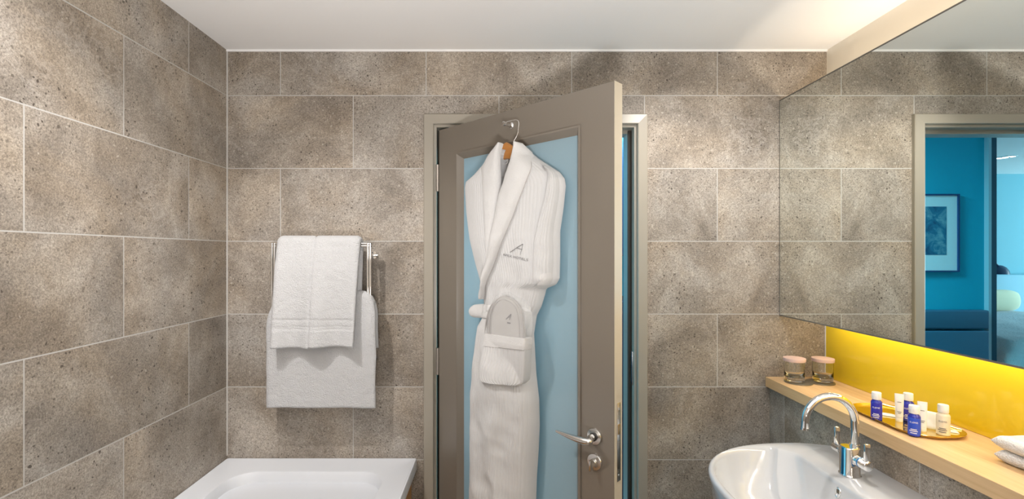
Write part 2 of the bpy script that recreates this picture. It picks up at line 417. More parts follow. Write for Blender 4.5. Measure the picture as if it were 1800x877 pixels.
obj('deadbolt_slot', box(B(), dl(DW+.0026, -.016, dpt(1086, 830)[1]), dl(DW+.0034, -.028, dpt(1086, 780)[1]), .0003), plain('grey_steel', (.35, .34, .33), .35, 1), lp, local=True)
hs, hz = dpt(1046, 766.5)
hd = thing_part = bpy.data.objects.new('door_handle', None)
bm = lathe(B(), [(.0255, 0), (.0255, .004), (.0235, .0075), (.012, .0085)], dl(hs, 0, hz), 40, axis=(0, -1, 0))
handle = obj('door_handle', bm, M_STEEL, door, local=True)
bpy.data.objects.remove(hd)
lv = [dl(*(lambda q, n: (q[0], n, q[1]))(dpt(x, y, n), n)) for x, y, n in ((1036, 776, .045), (1028, 775.5, .050), (1012, 771, .051), (995, 764.5, .050), (977.5, 757.5, .049))]
pts = smooth_path([dl(hs, .006, hz), dl(hs, .028, hz)]+lv, 6)
rr = [.0100]*14+[.0105, .0108, .0110, .0110, .0110, .0109, .0107, .0104, .0101, .0098, .0095, .0092, .0088, .0084, .0080, .0075, .0070, .0064, .0057, .0050, .0044, .0040, .0036]
rr = (rr+[.0034]*40)[:len(pts)]
obj('lever', tube(B(), pts, rr, 18), M_STEEL, handle, local=True)
obj('collar', lathe(B(), [(.0125, .008), (.0125, .013), (.0108, .0135)], dl(hs, 0, hz), 28, axis=(0, -1, 0)), M_DARK, handle, local=True)
ls, lz = dpt(1046.5, 811)
lock = obj('thumb_turn', lathe(B(), [(.0255, 0), (.0255, .004), (.0235, .0075), (.001, .0085)], dl(ls, 0, lz), 40, axis=(0, -1, 0)), M_STEEL, door, local=True)
bm = lathe(B(), [(.011, .007), (.011, .013), (.009, .016), (.001, .0165)], dl(ls, 0, lz), 28, axis=(0, -1, 0)); box(bm, dl(ls-.0035, .014, lz-.020), dl(ls+.0035, .032, lz+.012), .0022)
obj('snib', bm, M_STEEL, lock, local=True)
for y0, y1 in ((289, 336), (612, 659)):
    za_, zb_ = px(770, y1, 1.952).z, px(770, y0, 1.952).z
    bm = cyl(B(), dl(-.004, .004, za_), dl(-.004, .004, zb_), .0062, n=16)
    for q in (.33, .5, .67): zq = za_+(zb_-za_)*q; cyl(bm, dl(-.004, .004, zq-.0012), dl(-.004, .004, zq+.0012), .0067, n=16)
    obj('hinge', bm, plain('hinge_steel', (.52, .48, .44), .3, .9), door, local=True)
cs, cz = dpt(899.5, 221)
hook = obj('coat_hook', lathe(B(), [(.011, 0), (.011, .003), (.0085, .005), (.006, .008), (.006, .030), (.0075, .033), (.0085, .040), (.0075, .044), (.001, .0445)], dl(cs, 0, cz), 24, axis=(0, -1, -.02)), M_CHROME, door, local=True)

# ------------------------------------------------------------------ bathrobe on its hanger
def sz_list(pts, n): return [dpt(x, y, n) for x, y in pts]
def interp(tab, z):
    """tab: list of (s, z) with falling z"""
    if z >= tab[0][1]: return tab[0][0]
    for (s0, z0), (s1, z1) in zip(tab, tab[1:]):
        if z >= z1:
            t = (z0-z)/(z0-z1+1e-9); return s0+(s1-s0)*t
    return tab[-1][0]
NB = .045
LEFT = sz_list([(865, 270), (856, 278), (846, 292), (828, 310), (813, 322), (811.5, 332), (813.5, 373), (820, 420), (830, 466), (840, 504), (844, 528), (845, 545), (841, 560), (834, 573), (829, 629), (825, 684), (823, 752), (822, 842), (822, 960)], NB)
RIGHT = sz_list([(912, 258), (928, 270), (935, 276), (953, 288), (972, 300), (981, 312), (983, 325), (979, 364), (973, 406), (973, 448), (972, 490), (966, 501), (949, 508), (946, 520), (940, 540), (932, 556), (927, 588), (929, 625), (931, 661), (936, 706), (937, 752), (935, 797), (932, 842), (930, 900), (928, 960)], NB)
ZTOP = max(LEFT[0][1], RIGHT[0][1]); ZLOW = .40
def in_poly(s, z, poly):
    c = False; n = len(poly)
    for i in range(n):
        (x0, y0), (x1, y1) = poly[i], poly[(i+1) % n]
        if (y0 > z) != (y1 > z) and s < (x1-x0)*(z-y0)/(y1-y0)+x0: c = not c
    return c
ZBELT = dpt(888, 548, NB)[1]
def thick(z):
    d = z-ZBELT
    if d > 0: return .058+.026*min(1, d/.25)*(1 if d < .45 else max(.35, 1-(d-.45)/.25))
    return .058+.028*min(1, -d/.22)
def body_n(s, z, ribs=True):
    l, r = interp(LEFT, z), interp(RIGHT, z)
    if r-l < 1e-4: return .02
    u = (s-l)/(r-l); u = min(1, max(0, u))
    e = 1-abs(2*u-1)**2.6
    n = .010+thick(z)*max(0, e)**.55
    d = z-ZBELT
    if d < 0:
        k = min(1, -d/.15)
        n += e*k*(.0065*math.sin(u*15+2.2*z*3+nz(u*2, z*3)*2.4)+.004*nz(u*6, z*9, 4))
        n += e*(.007*nz(u*3, z*14, 9)+.004*nz(u*7+z*8, z*22, 12))*k
    else:
        k = math.exp(-d/.16)
        n += e*k*.006*math.sin(u*26+1.0)
        n += e*(.006*nz(u*3.5+z*4, z*5, 2)+.0025*nz(u*9, z*14, 5))
    if ribs:
        cnt = 38 if d > 0 else 30
        n += .0014*(abs(math.cos(PI*cnt*u))**.6-.6)*min(1, e*3)*(1+.35*nz(u*9, z*7, 21))
    return n
robe = thing('bathrobe', 'white ribbed shawl collar bathrobe hanging on the open door', 'bathrobe', H, RZ)
NCOL, NROW = 400, 280
def resample(pl, m):
    pl = smooth_path([Vector((p[0], p[1], 0)) for p in pl], 10); L = [0]
    for a, b in zip(pl, pl[1:]): L.append(L[-1]+(b-a).length)
    out = []; k = 0
    for i in range(m):
        d = L[-1]*i/(m-1)
        while k < len(L)-2 and L[k+1] < d: k += 1
        t = (d-L[k])/max(1e-9, L[k+1]-L[k]); p = pl[k].lerp(pl[k+1], t); out.append((p.x, p.y))
    return out
def puff(A, Bp, m, cols, base, height, ribs=0, power=.5, back=.006, wob=.0, endfade=0.0):
    """padded strip of cloth between two edge lines (s, z) lying on a base surface"""
    A, Bp = resample(A, m), resample(Bp, m); rings = []
    for i in range(m):
        ring = []; ef = 1.0
        if endfade: ef = min(1, min(i, m-1-i)/(m*endfade)+.15)
        for j in range(cols+1):
            v = j/cols; s = A[i][0]*(1-v)+Bp[i][0]*v; z = A[i][1]*(1-v)+Bp[i][1]*v
            e = max(0, 1-abs(2*v-1)**2.5)**power
            n = base(s, z)+height*e*ef+wob*nz(s*30, z*30, 3)*e
            if ribs: n += .0012*math.cos(2*PI*ribs*v)*e
            ring.append(dl(s, n, z))
        for j in range(cols, -1, -max(1, cols//4)):
            v = j/cols; s = A[i][0]*(1-v)+Bp[i][0]*v; z = A[i][1]*(1-v)+Bp[i][1]*v
            ring.append(dl(s, max(.004, base(s, z)-back), z))
        rings.append(ring)
    return loft(B(), rings)
def P_(pts, n=.09): return [dpt_on(x, y, n) if callable(n) else dpt(x, y, n) for x, y in pts]
flat = lambda s, z: body_n(s, z, False)
def collar_base(s, z):
    zt = ZTOP-.03
    if z >= zt: return max(.024, body_n(s, zt, False)-.004-.12*(z-zt))
    return max(.024, body_n(s, z, False)-.004)
cm1 = lambda s, z: collar_base(s, z)+.008
cm2 = lambda s, z: collar_base(s, z)+.016
LA = P_([(877, 250), (866, 262), (856, 276), (848, 292), (846, 310), (847, 340), (850, 380), (853, 430), (857, 470)], cm1)
LB = P_([(880, 252), (876, 268), (875, 288), (876, 312), (875, 335), (872, 365), (868, 400), (863, 440), (859, 470)], cm1)
RA = P_([(906, 249), (900, 266), (893, 290), (884, 318), (877, 338), (869, 375), (860, 420), (852, 470), (844, 524)], cm2)
RB = P_([(912, 250), (925, 262), (932.5, 275), (931, 294), (922, 318), (905, 362), (889, 402), (868, 458), (848, 526)], cm2)
obj('collar', puff(LA, LB, 70, 14, collar_base, .017, wob=.002), M_COLLAR, robe, local=True, angle=80)
obj('collar', puff(RA, RB, 90, 16, lambda s, z: collar_base(s, z)+.010, .019, wob=.002, back=.012), M_COLLAR, robe, local=True, angle=80)
obj('collar_seam_shade', tube(B(), [dl(q[0], collar_base(*q)+.0085, q[1]) for q in resample(RB, 60)[8:]], .0016, 8), M_SEAM_SHADE, robe, local=True)  # seam coloured darker to carry the shadow line along the lapel edge
mid = lambda a, b, t: (a[0]*(1-t)+b[0]*t, a[1]*(1-t)+b[1]*t)
VEE = [(LB[0][0]-.01, LB[0][1]+.05)]+[mid(a, b, .6) for a, b in list(zip(LA, LB))[:6]]+[mid(a, b, .4) for a, b in list(zip(RA, RB))[:5]][::-1]+[(RA[0][0]+.01, RA[0][1]+.05)]
bm = B(); rings = []
for i in range(NROW+1):
    z = ZTOP-.002-(ZTOP-ZLOW)*(i/NROW)
    l, r = interp(LEFT, z), interp(RIGHT, z)
    ring = []
    for j in range(NCOL+1):
        u = .5-.5*math.cos(PI*(j/NCOL)); u = .35*u+.65*j/NCOL
        s = l+(r-l)*u; n = body_n(s, z)
        if in_poly(s, z, VEE): n = .020
        ring.append(dl(s, n, z))
    for j in range(7):
        u = 1-(j+.5)/7; ring.append(dl(l+(r-l)*u, .006, z))
    rings.append(ring)
loft(bm, rings); obj('robe_body', bm, M_ROBE, robe, local=True, angle=80)
# sleeve on the latch side
sl_base = lambda s, z: max(.016, flat(s, z)-.010)
slm = lambda s, z: sl_base(s, z)+.012
bm = puff(P_([(960, 291), (966, 310), (959, 345), (945, 395), (938, 440), (936, 478), (940, 503)], slm),
          P_([(957, 290), (976, 302), (983.5, 322), (979.5, 364), (973.5, 406), (973.5, 448), (972, 488)], slm), 70, 40, sl_base, .028, ribs=9, back=.010, wob=.004, power=.4)
sleeve = obj('sleeve', bm, M_ROBE, robe, local=True, angle=80)
bm = puff(P_([(948, 484), (946, 495), (948.5, 508.5)], slm), P_([(972, 478), (972.5, 490), (966.5, 502)], slm), 14, 18, sl_base, .028, back=.012, wob=.003, power=.4)
obj('cuff', bm, M_COLLAR, sleeve, local=True, angle=80)
# belt
bm = puff(P_([(835, 546), (836, 538), (846, 534), (870, 535), (900, 538), (925, 541), (935, 549)], flat), P_([(835, 546), (837, 556), (848, 560), (872, 561), (900, 563), (924, 565), (935, 557)], flat), 60, 12, lambda s, z: max(.03, flat(s, z)-.002), .012, wob=.003)
belt = obj('belt', bm, M_COLLAR, robe, local=True, angle=80)
bm = puff(P_([(917, 545), (917, 560), (920, 579)], flat), P_([(933, 547), (935, 560), (928, 577)], flat), 22, 12, lambda s, z: max(.035, flat(s, z)+.006), .016, wob=.004)
obj('belt_end', bm, M_COLLAR, belt, local=True, angle=80)
# pocket with its hem
PKC = flat(*dpt_on(888, 575, flat))+.019
pk_base = lambda s, z: max(flat(s, z)+.010, PKC-max(0, (PZ-z))*.18)
PZ = dpt_on(888, 600, flat)[1]
bm = puff(P_([(849, 606), (846, 630), (844, 652), (845, 666), (853, 672)], pk_base), P_([(924, 614), (923, 640), (922, 660), (920, 673), (911, 677.5)], pk_base), 44, 90, pk_base, .010, ribs=17, power=.35, back=.030)
pocket = obj('pocket', bm, M_ROBE, robe, local=True, angle=80)
bm = puff(P_([(852, 586), (851, 596), (849, 607)], pk_base), P_([(925, 595), (925, 604), (924, 616)], pk_base), 14, 40, pk_base, .012, power=.3, back=.030)
obj('pocket_hem', bm, M_COLLAR, pocket, local=True, angle=80)
# neck label on the lining: white oval with a dark ring printed on it
c0 = dpt(888.5, 281, .026)
bm = lathe(B(), [(.016, 0), (.016, .002), (.001, .0022)], dl(c0[0], .0245, c0[1]), 28, axis=(0, -1, 0))
lab = obj('neck_label', bm, M_CAP, robe, local=True)
bm = B()
for r0, r1, a, b in ((.0108, .0125, 30, 330), (.0060, .0074, 60, 300)):
    rings = [[dl(c0[0]+r*math.cos(t)*.9, .0272, c0[1]+r*math.sin(t)) for r in (r0, r1)] for t in [math.radians(a+(b-a)*q/24) for q in range(25)]]
    loft(bm, rings, cap=False, closed=False)
obj('printed_ring', bm, M_GREYINK, lab, local=True, smooth=False)
# embroidered emblem and lettering on the chest
def on_chest(x, y): 
    s, z = dpt(x, y, .085); return s, z
def stroke(bm, a, b, wd):
    (s0, z0), (s1, z1) = a, b; d = Vector((s1-s0, z1-z0)); p = Vector((-d.y, d.x)).normalized()*wd/2; rows = []
    for i in range(9):
        c = Vector((s0, z0)).lerp(Vector((s1, z1)), i/8)
        rows.append([dl(q.x, body_n(q.x, q.y)+.0022, q.y) for q in (c+p, c-p)])
    loft(bm, rows, cap=False, closed=False)
bm = B(); A0 = on_chest(919.5, 429); stroke(bm, on_chest(898, 443.5), A0, .0022); stroke(bm, A0, on_chest(915, 448), .0013); stroke(bm, on_chest(910.5, 436.5), on_chest(918.5, 438.5), .0015)
em = obj('emblem', bm, M_GREYINK, robe, local=True, smooth=False)
tb = text_mesh('APEX HOTELS', .0105, 1.05)
bmesh.ops.subdivide_edges(tb, edges=tb.edges[:], cuts=1)
o0, o1 = on_chest(886.5, 447), on_chest(926, 457)
xs = [v.co.x for v in tb.verts]; xa, xb = min(xs), max(xs)
d = Vector((o1[0]-o0[0], o1[1]-o0[1])); dnm = d.normalized(); up = Vector((-dnm.y, dnm.x))
for v in tb.verts:
    q = Vector(o0)+d*((v.co.x-xa)/(xb-xa))+up*(v.co.y*1.05-.004); v.co = dl(q.x, body_n(q.x, q.y, False)+.0032, q.y)
obj('embroidered_lettering', tb, M_GREYINK, robe, local=True, smooth=False)

# wooden hanger
hg = thing('clothes_hanger', 'wooden hanger with wire hook holding the white bathrobe', 'hanger', H, RZ)
hc = dpt(890.5, 249, .036)
arch = []
for i in range(31):
    q = -1+2*i/30; arch.append((hc[0]+.12*q, hc[1]-.030-.075*abs(q)**1.3))
rings = []
for s, z in arch:
    h = .056-.036*abs(s-hc[0])/.12
    rings.append([dl(s, .037+a*.008, z+b*h/2) for a, b in ((-1, -1), (-1.25, 0), (-1, .85), (0, 1), (1, .85), (1.25, 0), (1, -1), (0, -1.1))])
obj('hanger_arms', loft(B(), rings), M_HANGER, hg, local=True)
k1 = [dl(hc[0], .030, hc[1]-.012), dl(hc[0]+.001, .030, hc[1]+.008), dl(hc[0]+.013, .029, cz-.022), dl(hc[0]+.016, .028, cz-.006), dl(cs+.006, .026, cz+.0065), dl(cs-.002, .026, cz+.0090), dl(cs-.0095, .026, cz+.003), dl(cs-.011, .026, cz-.006)]
w1 = dpt(903, 249, .036); w2 = dpt(911, 228, .028)
k1 = [dl(w1[0]-.002, .036, w1[1]-.02), dl(w1[0], .036, w1[1]), dl(w1[0]*.4+w2[0]*.6, .029, w1[1]*.5+w2[1]*.5), dl(w2[0], .028, w2[1]), dl(w2[0]-.003, .027, cz+.003), dl(cs+.002, .026, cz+.0082), dl(cs-.007, .026, cz+.0055), dl(cs-.0098, .026, cz-.003)]
obj('wire_hook', tube(B(), smooth_path(k1, 6), .0016, 10), M_STEEL, hg, local=True)

# pair of slippers in a clear bag, pushed into the pocket
def slipper(dx, dy, nadd, label):
    t = thing('slipper', label, 'slipper', H, RZ, 'slippers in the bathrobe pocket')
    nn = .105+nadd
    L = [(860, 612), (861, 585), (863, 560), (869, 537), (877, 526), (886, 521.5)]; R_ = [(921, 612), (922, 592), (921, 568), (916, 543), (904, 527), (887, 521)]
    sb = lambda s, z: pk0+nadd
    pk0 = flat(*dpt_on(888, 575, flat))+.006
    A = [dpt(x+dx, y+dy, pk0+nadd) for x, y in L]; Bq = [dpt(x+dx, y+dy, pk0+nadd) for x, y in R_]
    obj('sole', puff(A, Bq, 40, 20, sb, .010, power=.25, back=.004), M_SLIP, t, local=True, angle=60)
    out = [Vector(dl(s, pk0+nadd+.006, z)) for s, z in resample(A, 24)+resample(Bq, 24)[::-1]]
    obj('piping', tube(B(), out, .0030, 8), M_PIPING, t, local=True)
    inn = []
    cx = sum(p.x for p in out)/len(out); czz = out[23].z-.06
    for p in out: inn.append(Vector((cx+(p.x-cx)*.84, p.y-.0045, czz+(p.z-czz)*.86)))
    obj('stitching', tube(B(), inn, .0010, 6), M_INK if False else M_PIPING, t, local=True)
    return t, pk0
s1, pk0 = slipper(0, 0, .004, 'front grey slipper with emblem in bathrobe pocket')
bm = B()
def fl(x, y): s, z = dpt(x, y, pk0+.03); return Vector((s, z))
def stroke2(bm, a, b, wd, n):
    d = b-a; p = Vector((-d.y, d.x)).normalized()*wd/2
    loft(bm, [[dl(q.x, n, q.y) for q in (c+p, c-p)] for c in (a, b)], cap=False, closed=False)
ns = pk0+.004+.0112
for a, b, wd in (((884, 562), (893, 553), .004), ((893, 553), (890, 563), .003), ((886, 559), (891, 558), .003), ((886, 568), (892, 569), .005)): stroke2(bm, fl(*a), fl(*b), wd, ns)
obj('emblem', bm, M_GREYINK, s1, local=True, smooth=False)
s2, _ = slipper(-6, 6, -.005, 'rear grey slipper peeking out left behind the front one')
bag = thing('slipper_bag', 'clear plastic film bag around the grey slippers in the pocket', 'bag', H, RZ)
A = [dpt(x, y, pk0+.01) for x, y in ((853, 612), (855, 575), (861, 545), (872, 522), (886, 514))]; Bq = [dpt(x, y, pk0+.01) for x, y in ((922, 616), (926, 585), (927, 560), (920, 534), (890, 513))]
obj('film', puff(A, Bq, 30, 16, lambda s, z: pk0+.0135, .004, power=.3, back=.028, wob=.004), M_CELLO, bag, local=True, angle=80)

# ------------------------------------------------------------------ towel rail and towels
rail = thing('towel_rail', 'chrome wall mounted towel rail behind the white towels', 'towel rail', (-.69, YB, 1.49))
RY = 1.885
rx0, rx1 = px(481, 427, RY).x, px(649, 427, RY).x; rzt = px(0, 430.5, RY).z; rzb = .97
for x in (rx0, rx1):
    for dx in (-.0048, .0048):
        obj('upright', box(B(), (x+dx-.0036, RY-.008, rzb), (x+dx+.0036, RY+.008, rzt+.0080), .0012), M_CHROME, rail)
RLOW = px(0, 522, RY).z
for z in (rzt, RLOW, rzb):
    for dz in ((-.0048, .0048) if z != RLOW else (0,)):
        obj('crossbar', box(B(), (rx0-.0084*(z != RLOW), RY-.0074, z+dz-.0036), (rx1+.0084*(z != RLOW), RY+.0074, z+dz+.0036), .0012), M_CHROME, rail)
for x in (rx0, rx1):
    for z in (rzt-.04, rzb+.05):
        bm = cyl(B(), (x, RY+.006, z), (x, YB-.006, z), .006, n=16); cyl(bm, (x, YB-.008, z), (x, YB+.0005, z), .015, n=24)
        obj('wall_bracket', bm, M_CHROME, rail)
def drape(bm, x0, x1, by, bz, br, zf, zb_, th, front_push=0.0, nx=72, crease=None, band=None, seed=0, edge_fn=None, lean=0.0, shear=None, corner=0.0):
    """cloth folded over a bar: a closed section (front hem, over the bar, back hem) swept along x"""
    rings = []; NF = 110
    for i in range(nx+1):
        v = i/nx; x = x0+(x1-x0)*v
        ef = min(1.0, (min(v, 1-v)*abs(x1-x0)/.016+.06))**.5
        t = th*ef
        mid = []
        zfr = zf + .003*nz(x*9, 1, seed) + (edge_fn(v) if edge_fn else 0)
        zbk = zb_ + .003*nz(x*9, 5, seed)
        R = br+th/2
        for k in range(NF):
            z = zfr+(bz-zfr)*k/NF; q = (bz-z)
            mid.append((by-R-front_push*min(1, q/.10)-lean*q*(1+.55*math.cos(2*PI*v/.53))+.0035*nz(x*7, z*6, seed)*min(1, q/.12)+.0016*nz(x*45, z*45, seed+8), z, z))
        for k in range(15):
            a = PI-PI*k/14; mid.append((by+R*math.cos(a), bz+R*math.sin(a), bz))
        for k in range(1, 25):
            z = bz+(zbk-bz)*k/24; mid.append((by+R+.002*nz(x*7, z*6, seed+3), z, z))
        L_, Rr = [], []
        m = len(mid)
        for k, (y, z, zz) in enumerate(mid):
            y0, z0, _ = mid[max(0, k-1)]; y1, z1, _ = mid[min(m-1, k+1)]
            dy, dz = y1-y0, z1-z0; ln = math.hypot(dy, dz); ny, nzz = -dz/ln, dy/ln
            tk = t*(min(1.0, (min(k, m-1-k)+.35)/1.6))**.5
            if band and k < NF and band[0] < z < band[1]: tk *= .88
            if band and k < NF and min(abs(zz-b_) for b_ in (*band, band[0]*.75+band[1]*.25)) < .0034: tk *= .78
            if crease and k < NF+14: tk *= 1-.6*math.exp(-((v-crease)/.014)**2)
            xo = x
            if shear: xo = x0+(x1-x0)*v + shear(v, z)
            if corner: z = z - corner*(max(0, 1-min(v, 1-v)/.13)**2)*min(1, max(0, (z-bz+.16)/.16))
            L_.append((xo, y+ny*tk/2, z+nzz*tk/2)); Rr.append((xo, y-ny*tk/2, z-nzz*tk/2))
        rings.append(L_+Rr[::-1])
    return loft(bm, rings)
# bath towel on the lower bar, hand towel over the top bar in front of it
bx0, bx1 = px(469, 600, 1.865).x, px(660.5, 600, 1.865).x
def bt_shear(v, z):
    k = max(0, (z-(RLOW-.09))/.10); k = min(1, k)
    return (.026*(1-v)-.010*v*1.0)*k*k + (.004*nz(z*9, v*2, 5))
bm = drape(B(), bx0, bx1, RY, RLOW, .010, px(0, 716, 1.865).z, px(0, 612, 1.90).z, .016, .004, seed=3, lean=.0, shear=bt_shear, corner=.035)
tag(obj('bath_towel', bm, M_TOWEL, None, angle=80), 'large white bath towel on the rail, hanging lower and behind', 'towel', 'white towels on the rail')
hx0, hx1 = px(482.5, 500, 1.84).x, px(630, 500, 1.84).x
def ht_shear(v, z): return (.003*(1-v)+(-.012)*v)*min(1, max(0, (rzt-z)/.45))
zb0, zb1 = px(0, 579, 1.825).z, px(0, 562, 1.825).z
bm = drape(B(), hx0, hx1, RY, rzt+.004, .009, px(0, 613, 1.805).z, px(0, 590, 1.90).z, .024, .012, crease=.45, band=(zb0, zb1), seed=11, lean=.085, shear=ht_shear, edge_fn=lambda v: -.004*v if v < .45 else .003)
tag(obj('hand_towel', bm, M_TOWEL, None, angle=80), 'small white hand towel folded over the top bar of the rail', 'towel', 'white towels on the rail')

# ------------------------------------------------------------------ bath
def rrect(x0, x1, y0, y1, r, z, n=8):
    out = []
    for cx, cy, a in ((x1-r, y1-r, 0), (x0+r, y1-r, 90), (x0+r, y0+r, 180), (x1-r, y0+r, 270)):
        for k in range(n+1):
            t = math.radians(a+90*k/n); out.append((cx+r*math.cos(t), cy+r*math.sin(t), z))
    return out
BZ = CAM_Z-(804.5-VPY)*YB/F
bX0, bX1, bY0, bY1 = XL+.001, (733-VPX)*YB/F, .26, YB-.001
bath = thing('bathtub', 'white acrylic built-in bathtub in the corner below the towel rail', 'bathtub', ((bX0+bX1)/2, 1.1, 0))
i0, i1, j0, j1 = bX0+.098, bX1-.100, bY0+.11, bY1-.112
R_ = [rrect(bX0, bX1, bY0, bY1, .006, BZ-.045), rrect(bX0, bX1, bY0, bY1, .006, BZ-.006), rrect(bX0+.002, bX1-.002, bY0+.002, bY1-.002, .007, BZ-.001), rrect(bX0+.006, bX1-.006, bY0+.006, bY1-.006, .008, BZ),
      rrect(bX0+.012, bX1-.012, bY0+.012, bY1-.012, .010, BZ-.003), rrect(i0-.012, i1+.012, j0-.012, j1+.012, .105, BZ-.005), rrect(i0-.004, i1+.004, j0-.004, j1+.004, .10, BZ-.008), rrect(i0, i1, j0, j1, .10, BZ-.016),
      rrect(i0+.0025, i1-.0025, j0+.006, j1-.004, .10, BZ-.03), rrect(i0+.04, i1-.04, j0+.10, j1-.06, .11, BZ-.32), rrect(i0+.07, i1-.07, j0+.16, j1-.10, .10, BZ-.40), rrect(i0+.14, i1-.14, j0+.24, j1-.18, .06, BZ-.42)]
obj('tub', loft(B(), R_), M_ACRYL, bath, angle=35)
obj('side_panel', box(B(), (bX1-.040, bY0+.01, .0), (bX1-.022, bY1-.004, BZ-.040)), M_PANEL, bath, smooth=False)
dr = lathe(B(), [(.025, 0), (.025, .003), (.018, .004), (.001, .003)], ((i0+i1)/2, j1-.30, BZ-.4195), 24); obj('drain', dr, M_CHROME, bath)

# ------------------------------------------------------------------ shelf, splashback, mirror cabinet
SHZ, SHT = .944, .040
bm = box(B(), (1.102, YREAR+.3, SHZ-SHT), (XR-.0005, YB-.001, SHZ), .0015)
shelf = tag(obj('shelf', bm, M_OAK, None, smooth=False), 'long oak shelf on the low tiled wall under the mirror', 'shelf')
bm = box(B(), (XR-.006, YREAR+.3, SHZ+.0005), (XR-.0002, YB-.004, 1.261), .001)
tag(obj('glass_splashback', bm, M_YEL, None, smooth=False), 'glossy yellow glass splashback above the oak shelf', 'splashback')
bm = box(B(), (XR-.008, YB-.004, SHZ), (XR-.0002, YB-.0005, 1.25)); st = struct('trim_4', bm, plain('pale_silicone', (.66, .66, .70), .4))
cabn = thing('mirror_cabinet', 'long wall-to-wall mirror standing off the right wall above the shelf', 'mirror', ((XM+XR)/2, .8, 1.6))
MZ0, MZ1, MY0, MY1 = 1.199, 2.078, YREAR+.3, YB-.001
obj('mirror_glass', box(B(), (XM, MY0, MZ0), (XM+.005, MY1, MZ1), .0008), M_MIRROR, cabn, smooth=False)
bm = B()
loop = [(XM+.0052, MZ0), (XM+.022, MZ0), (XM+.022, 1.262), (XR-.0005, 1.262), (XR-.0005, 1.945), (XM+.022, 1.945), (XM+.022, MZ1), (XM+.0052, MZ1)]
loft(bm, [[(x, y, z) for x, z in loop] for y in (MY0, MY1)])
obj('backing_box', bm, M_SOFF, cabn, smooth=False)
bm = box(B(), (XM-.0005, MY0, MZ0-.004), (XM+.008, MY1, MZ0-.0002)); box(bm, (XM-.0005, MY0, MZ1+.0002), (XM+.008, MY1, MZ1+.004)); box(bm, (XM-.0006, MY1-.003, MZ0), (XM-.0001, MY1, MZ1))
obj('edge_bead', bm, M_MIRE, cabn, smooth=False)

# ------------------------------------------------------------------ washbasin and tap
RZB = .815
cy0 = 1.265
def basin_ring(x_back, x_c, reach, a, z, p=2.35, rc=.03, back_half=None, n=48):
    """rounded front (towards the room) closed by a straight back along the wall"""
    out = []; bh = a if back_half is None else back_half
    for k in range(n+1):
        t = -PI/2+PI*k/n; c, s = math.cos(t), math.sin(t)
        out.append((x_c-reach*abs(c)**(2/p), cy0+a*math.copysign(abs(s)**(2/p), s), z))
    for k in range(1, 9):                       # far corner
        q = k/8*PI/2; out.append((x_back-rc-(x_back-rc-x_c)*(1-k/8)**1.0*1.0 + rc*(math.sin(q))*(k/8), cy0+bh-(a-0)*0-rc*(1-math.cos(q)), z))
    for k in range(1, 16):
        y = (bh-rc)*(1-2*k/16); out.append((x_back, cy0+y, z))
    for k in range(8, 0, -1):
        q = k/8*PI/2; out.append((x_back-rc-(x_back-rc-x_c)*(1-k/8) + rc*math.sin(q)*(k/8), cy0-bh+rc*(1-math.cos(q)), z))
    return out
XB = XLOW-.001
rings = [basin_ring(XB, .98, .22, .20, .640), basin_ring(XB, .98, .33, .29, .675), basin_ring(XB, .99, .378, .332, .725), basin_ring(XB, .995, .392, .342, .79),
         basin_ring(XB, .995, .396, .346, .805), basin_ring(XB, .995, .394, .344, .812), basin_ring(XB-.002, .995, .389, .339, RZB),
         basin_ring(.958, .915, .300, .318, RZB-.001, rc=.04, back_half=.300), basin_ring(.953, .912, .293, .311, RZB-.004, rc=.04, back_half=.294), basin_ring(.949, .908, .287, .305, RZB-.013, rc=.04, back_half=.288),
         basin_ring(.938, .885, .255, .278, RZB-.055, rc=.05, back_half=.258), basin_ring(.912, .86, .195, .23, RZB-.105, rc=.05, back_half=.205), basin_ring(.86, .85, .13, .14, RZB-.135, rc=.05, back_half=.135), basin_ring(.81, .80, .025, .03, RZB-.142, rc=.01, back_half=.03)]
basin = thing('washbasin', 'white oval-fronted ceramic washbasin on the right wall below the shelf', 'washbasin', (.95, cy0, .64))
bm = loft(B(), rings)
obj('bowl', bm, M_CERAM, basin, angle=85)
ov = px(1469.5, 852, 1.318)
bm = B(); pts = []
oc = Vector((.9445, 1.325, RZB-.028))
for k in range(28):
    t = 2*PI*k/28; pts.append(oc+Vector((.0, .0085*math.cos(t), .0125*math.sin(t)))+Vector((.0015*math.sin(t)*1.0, 0, 0)))
rings = []
for k in range(28):
    c = pts[k]; d = (c-oc).normalized(); rings.append([c+d*.0028*math.cos(q)+Vector((-1, 0, 0))*.0028*math.sin(q) for q in [2*PI*j/8 for j in range(8)]])
loft(bm, rings, loop=True); ofr = obj('overflow_ring', bm, M_CHROME, basin)
obj('overflow_hole', lathe(B(), [(.0085, 0), (.0085, .0012), (.001, .0013)], oc+Vector((.001, 0, 0)), 24, axis=(-1, 0, 0)), plain('dark_hole', (.12, .10, .07), .6), ofr)
obj('drain', lathe(B(), [(.028, 0), (.028, .003), (.02, .005), (.001, .004)], (.81, cy0, RZB-.142), 28), M_CHROME, basin)

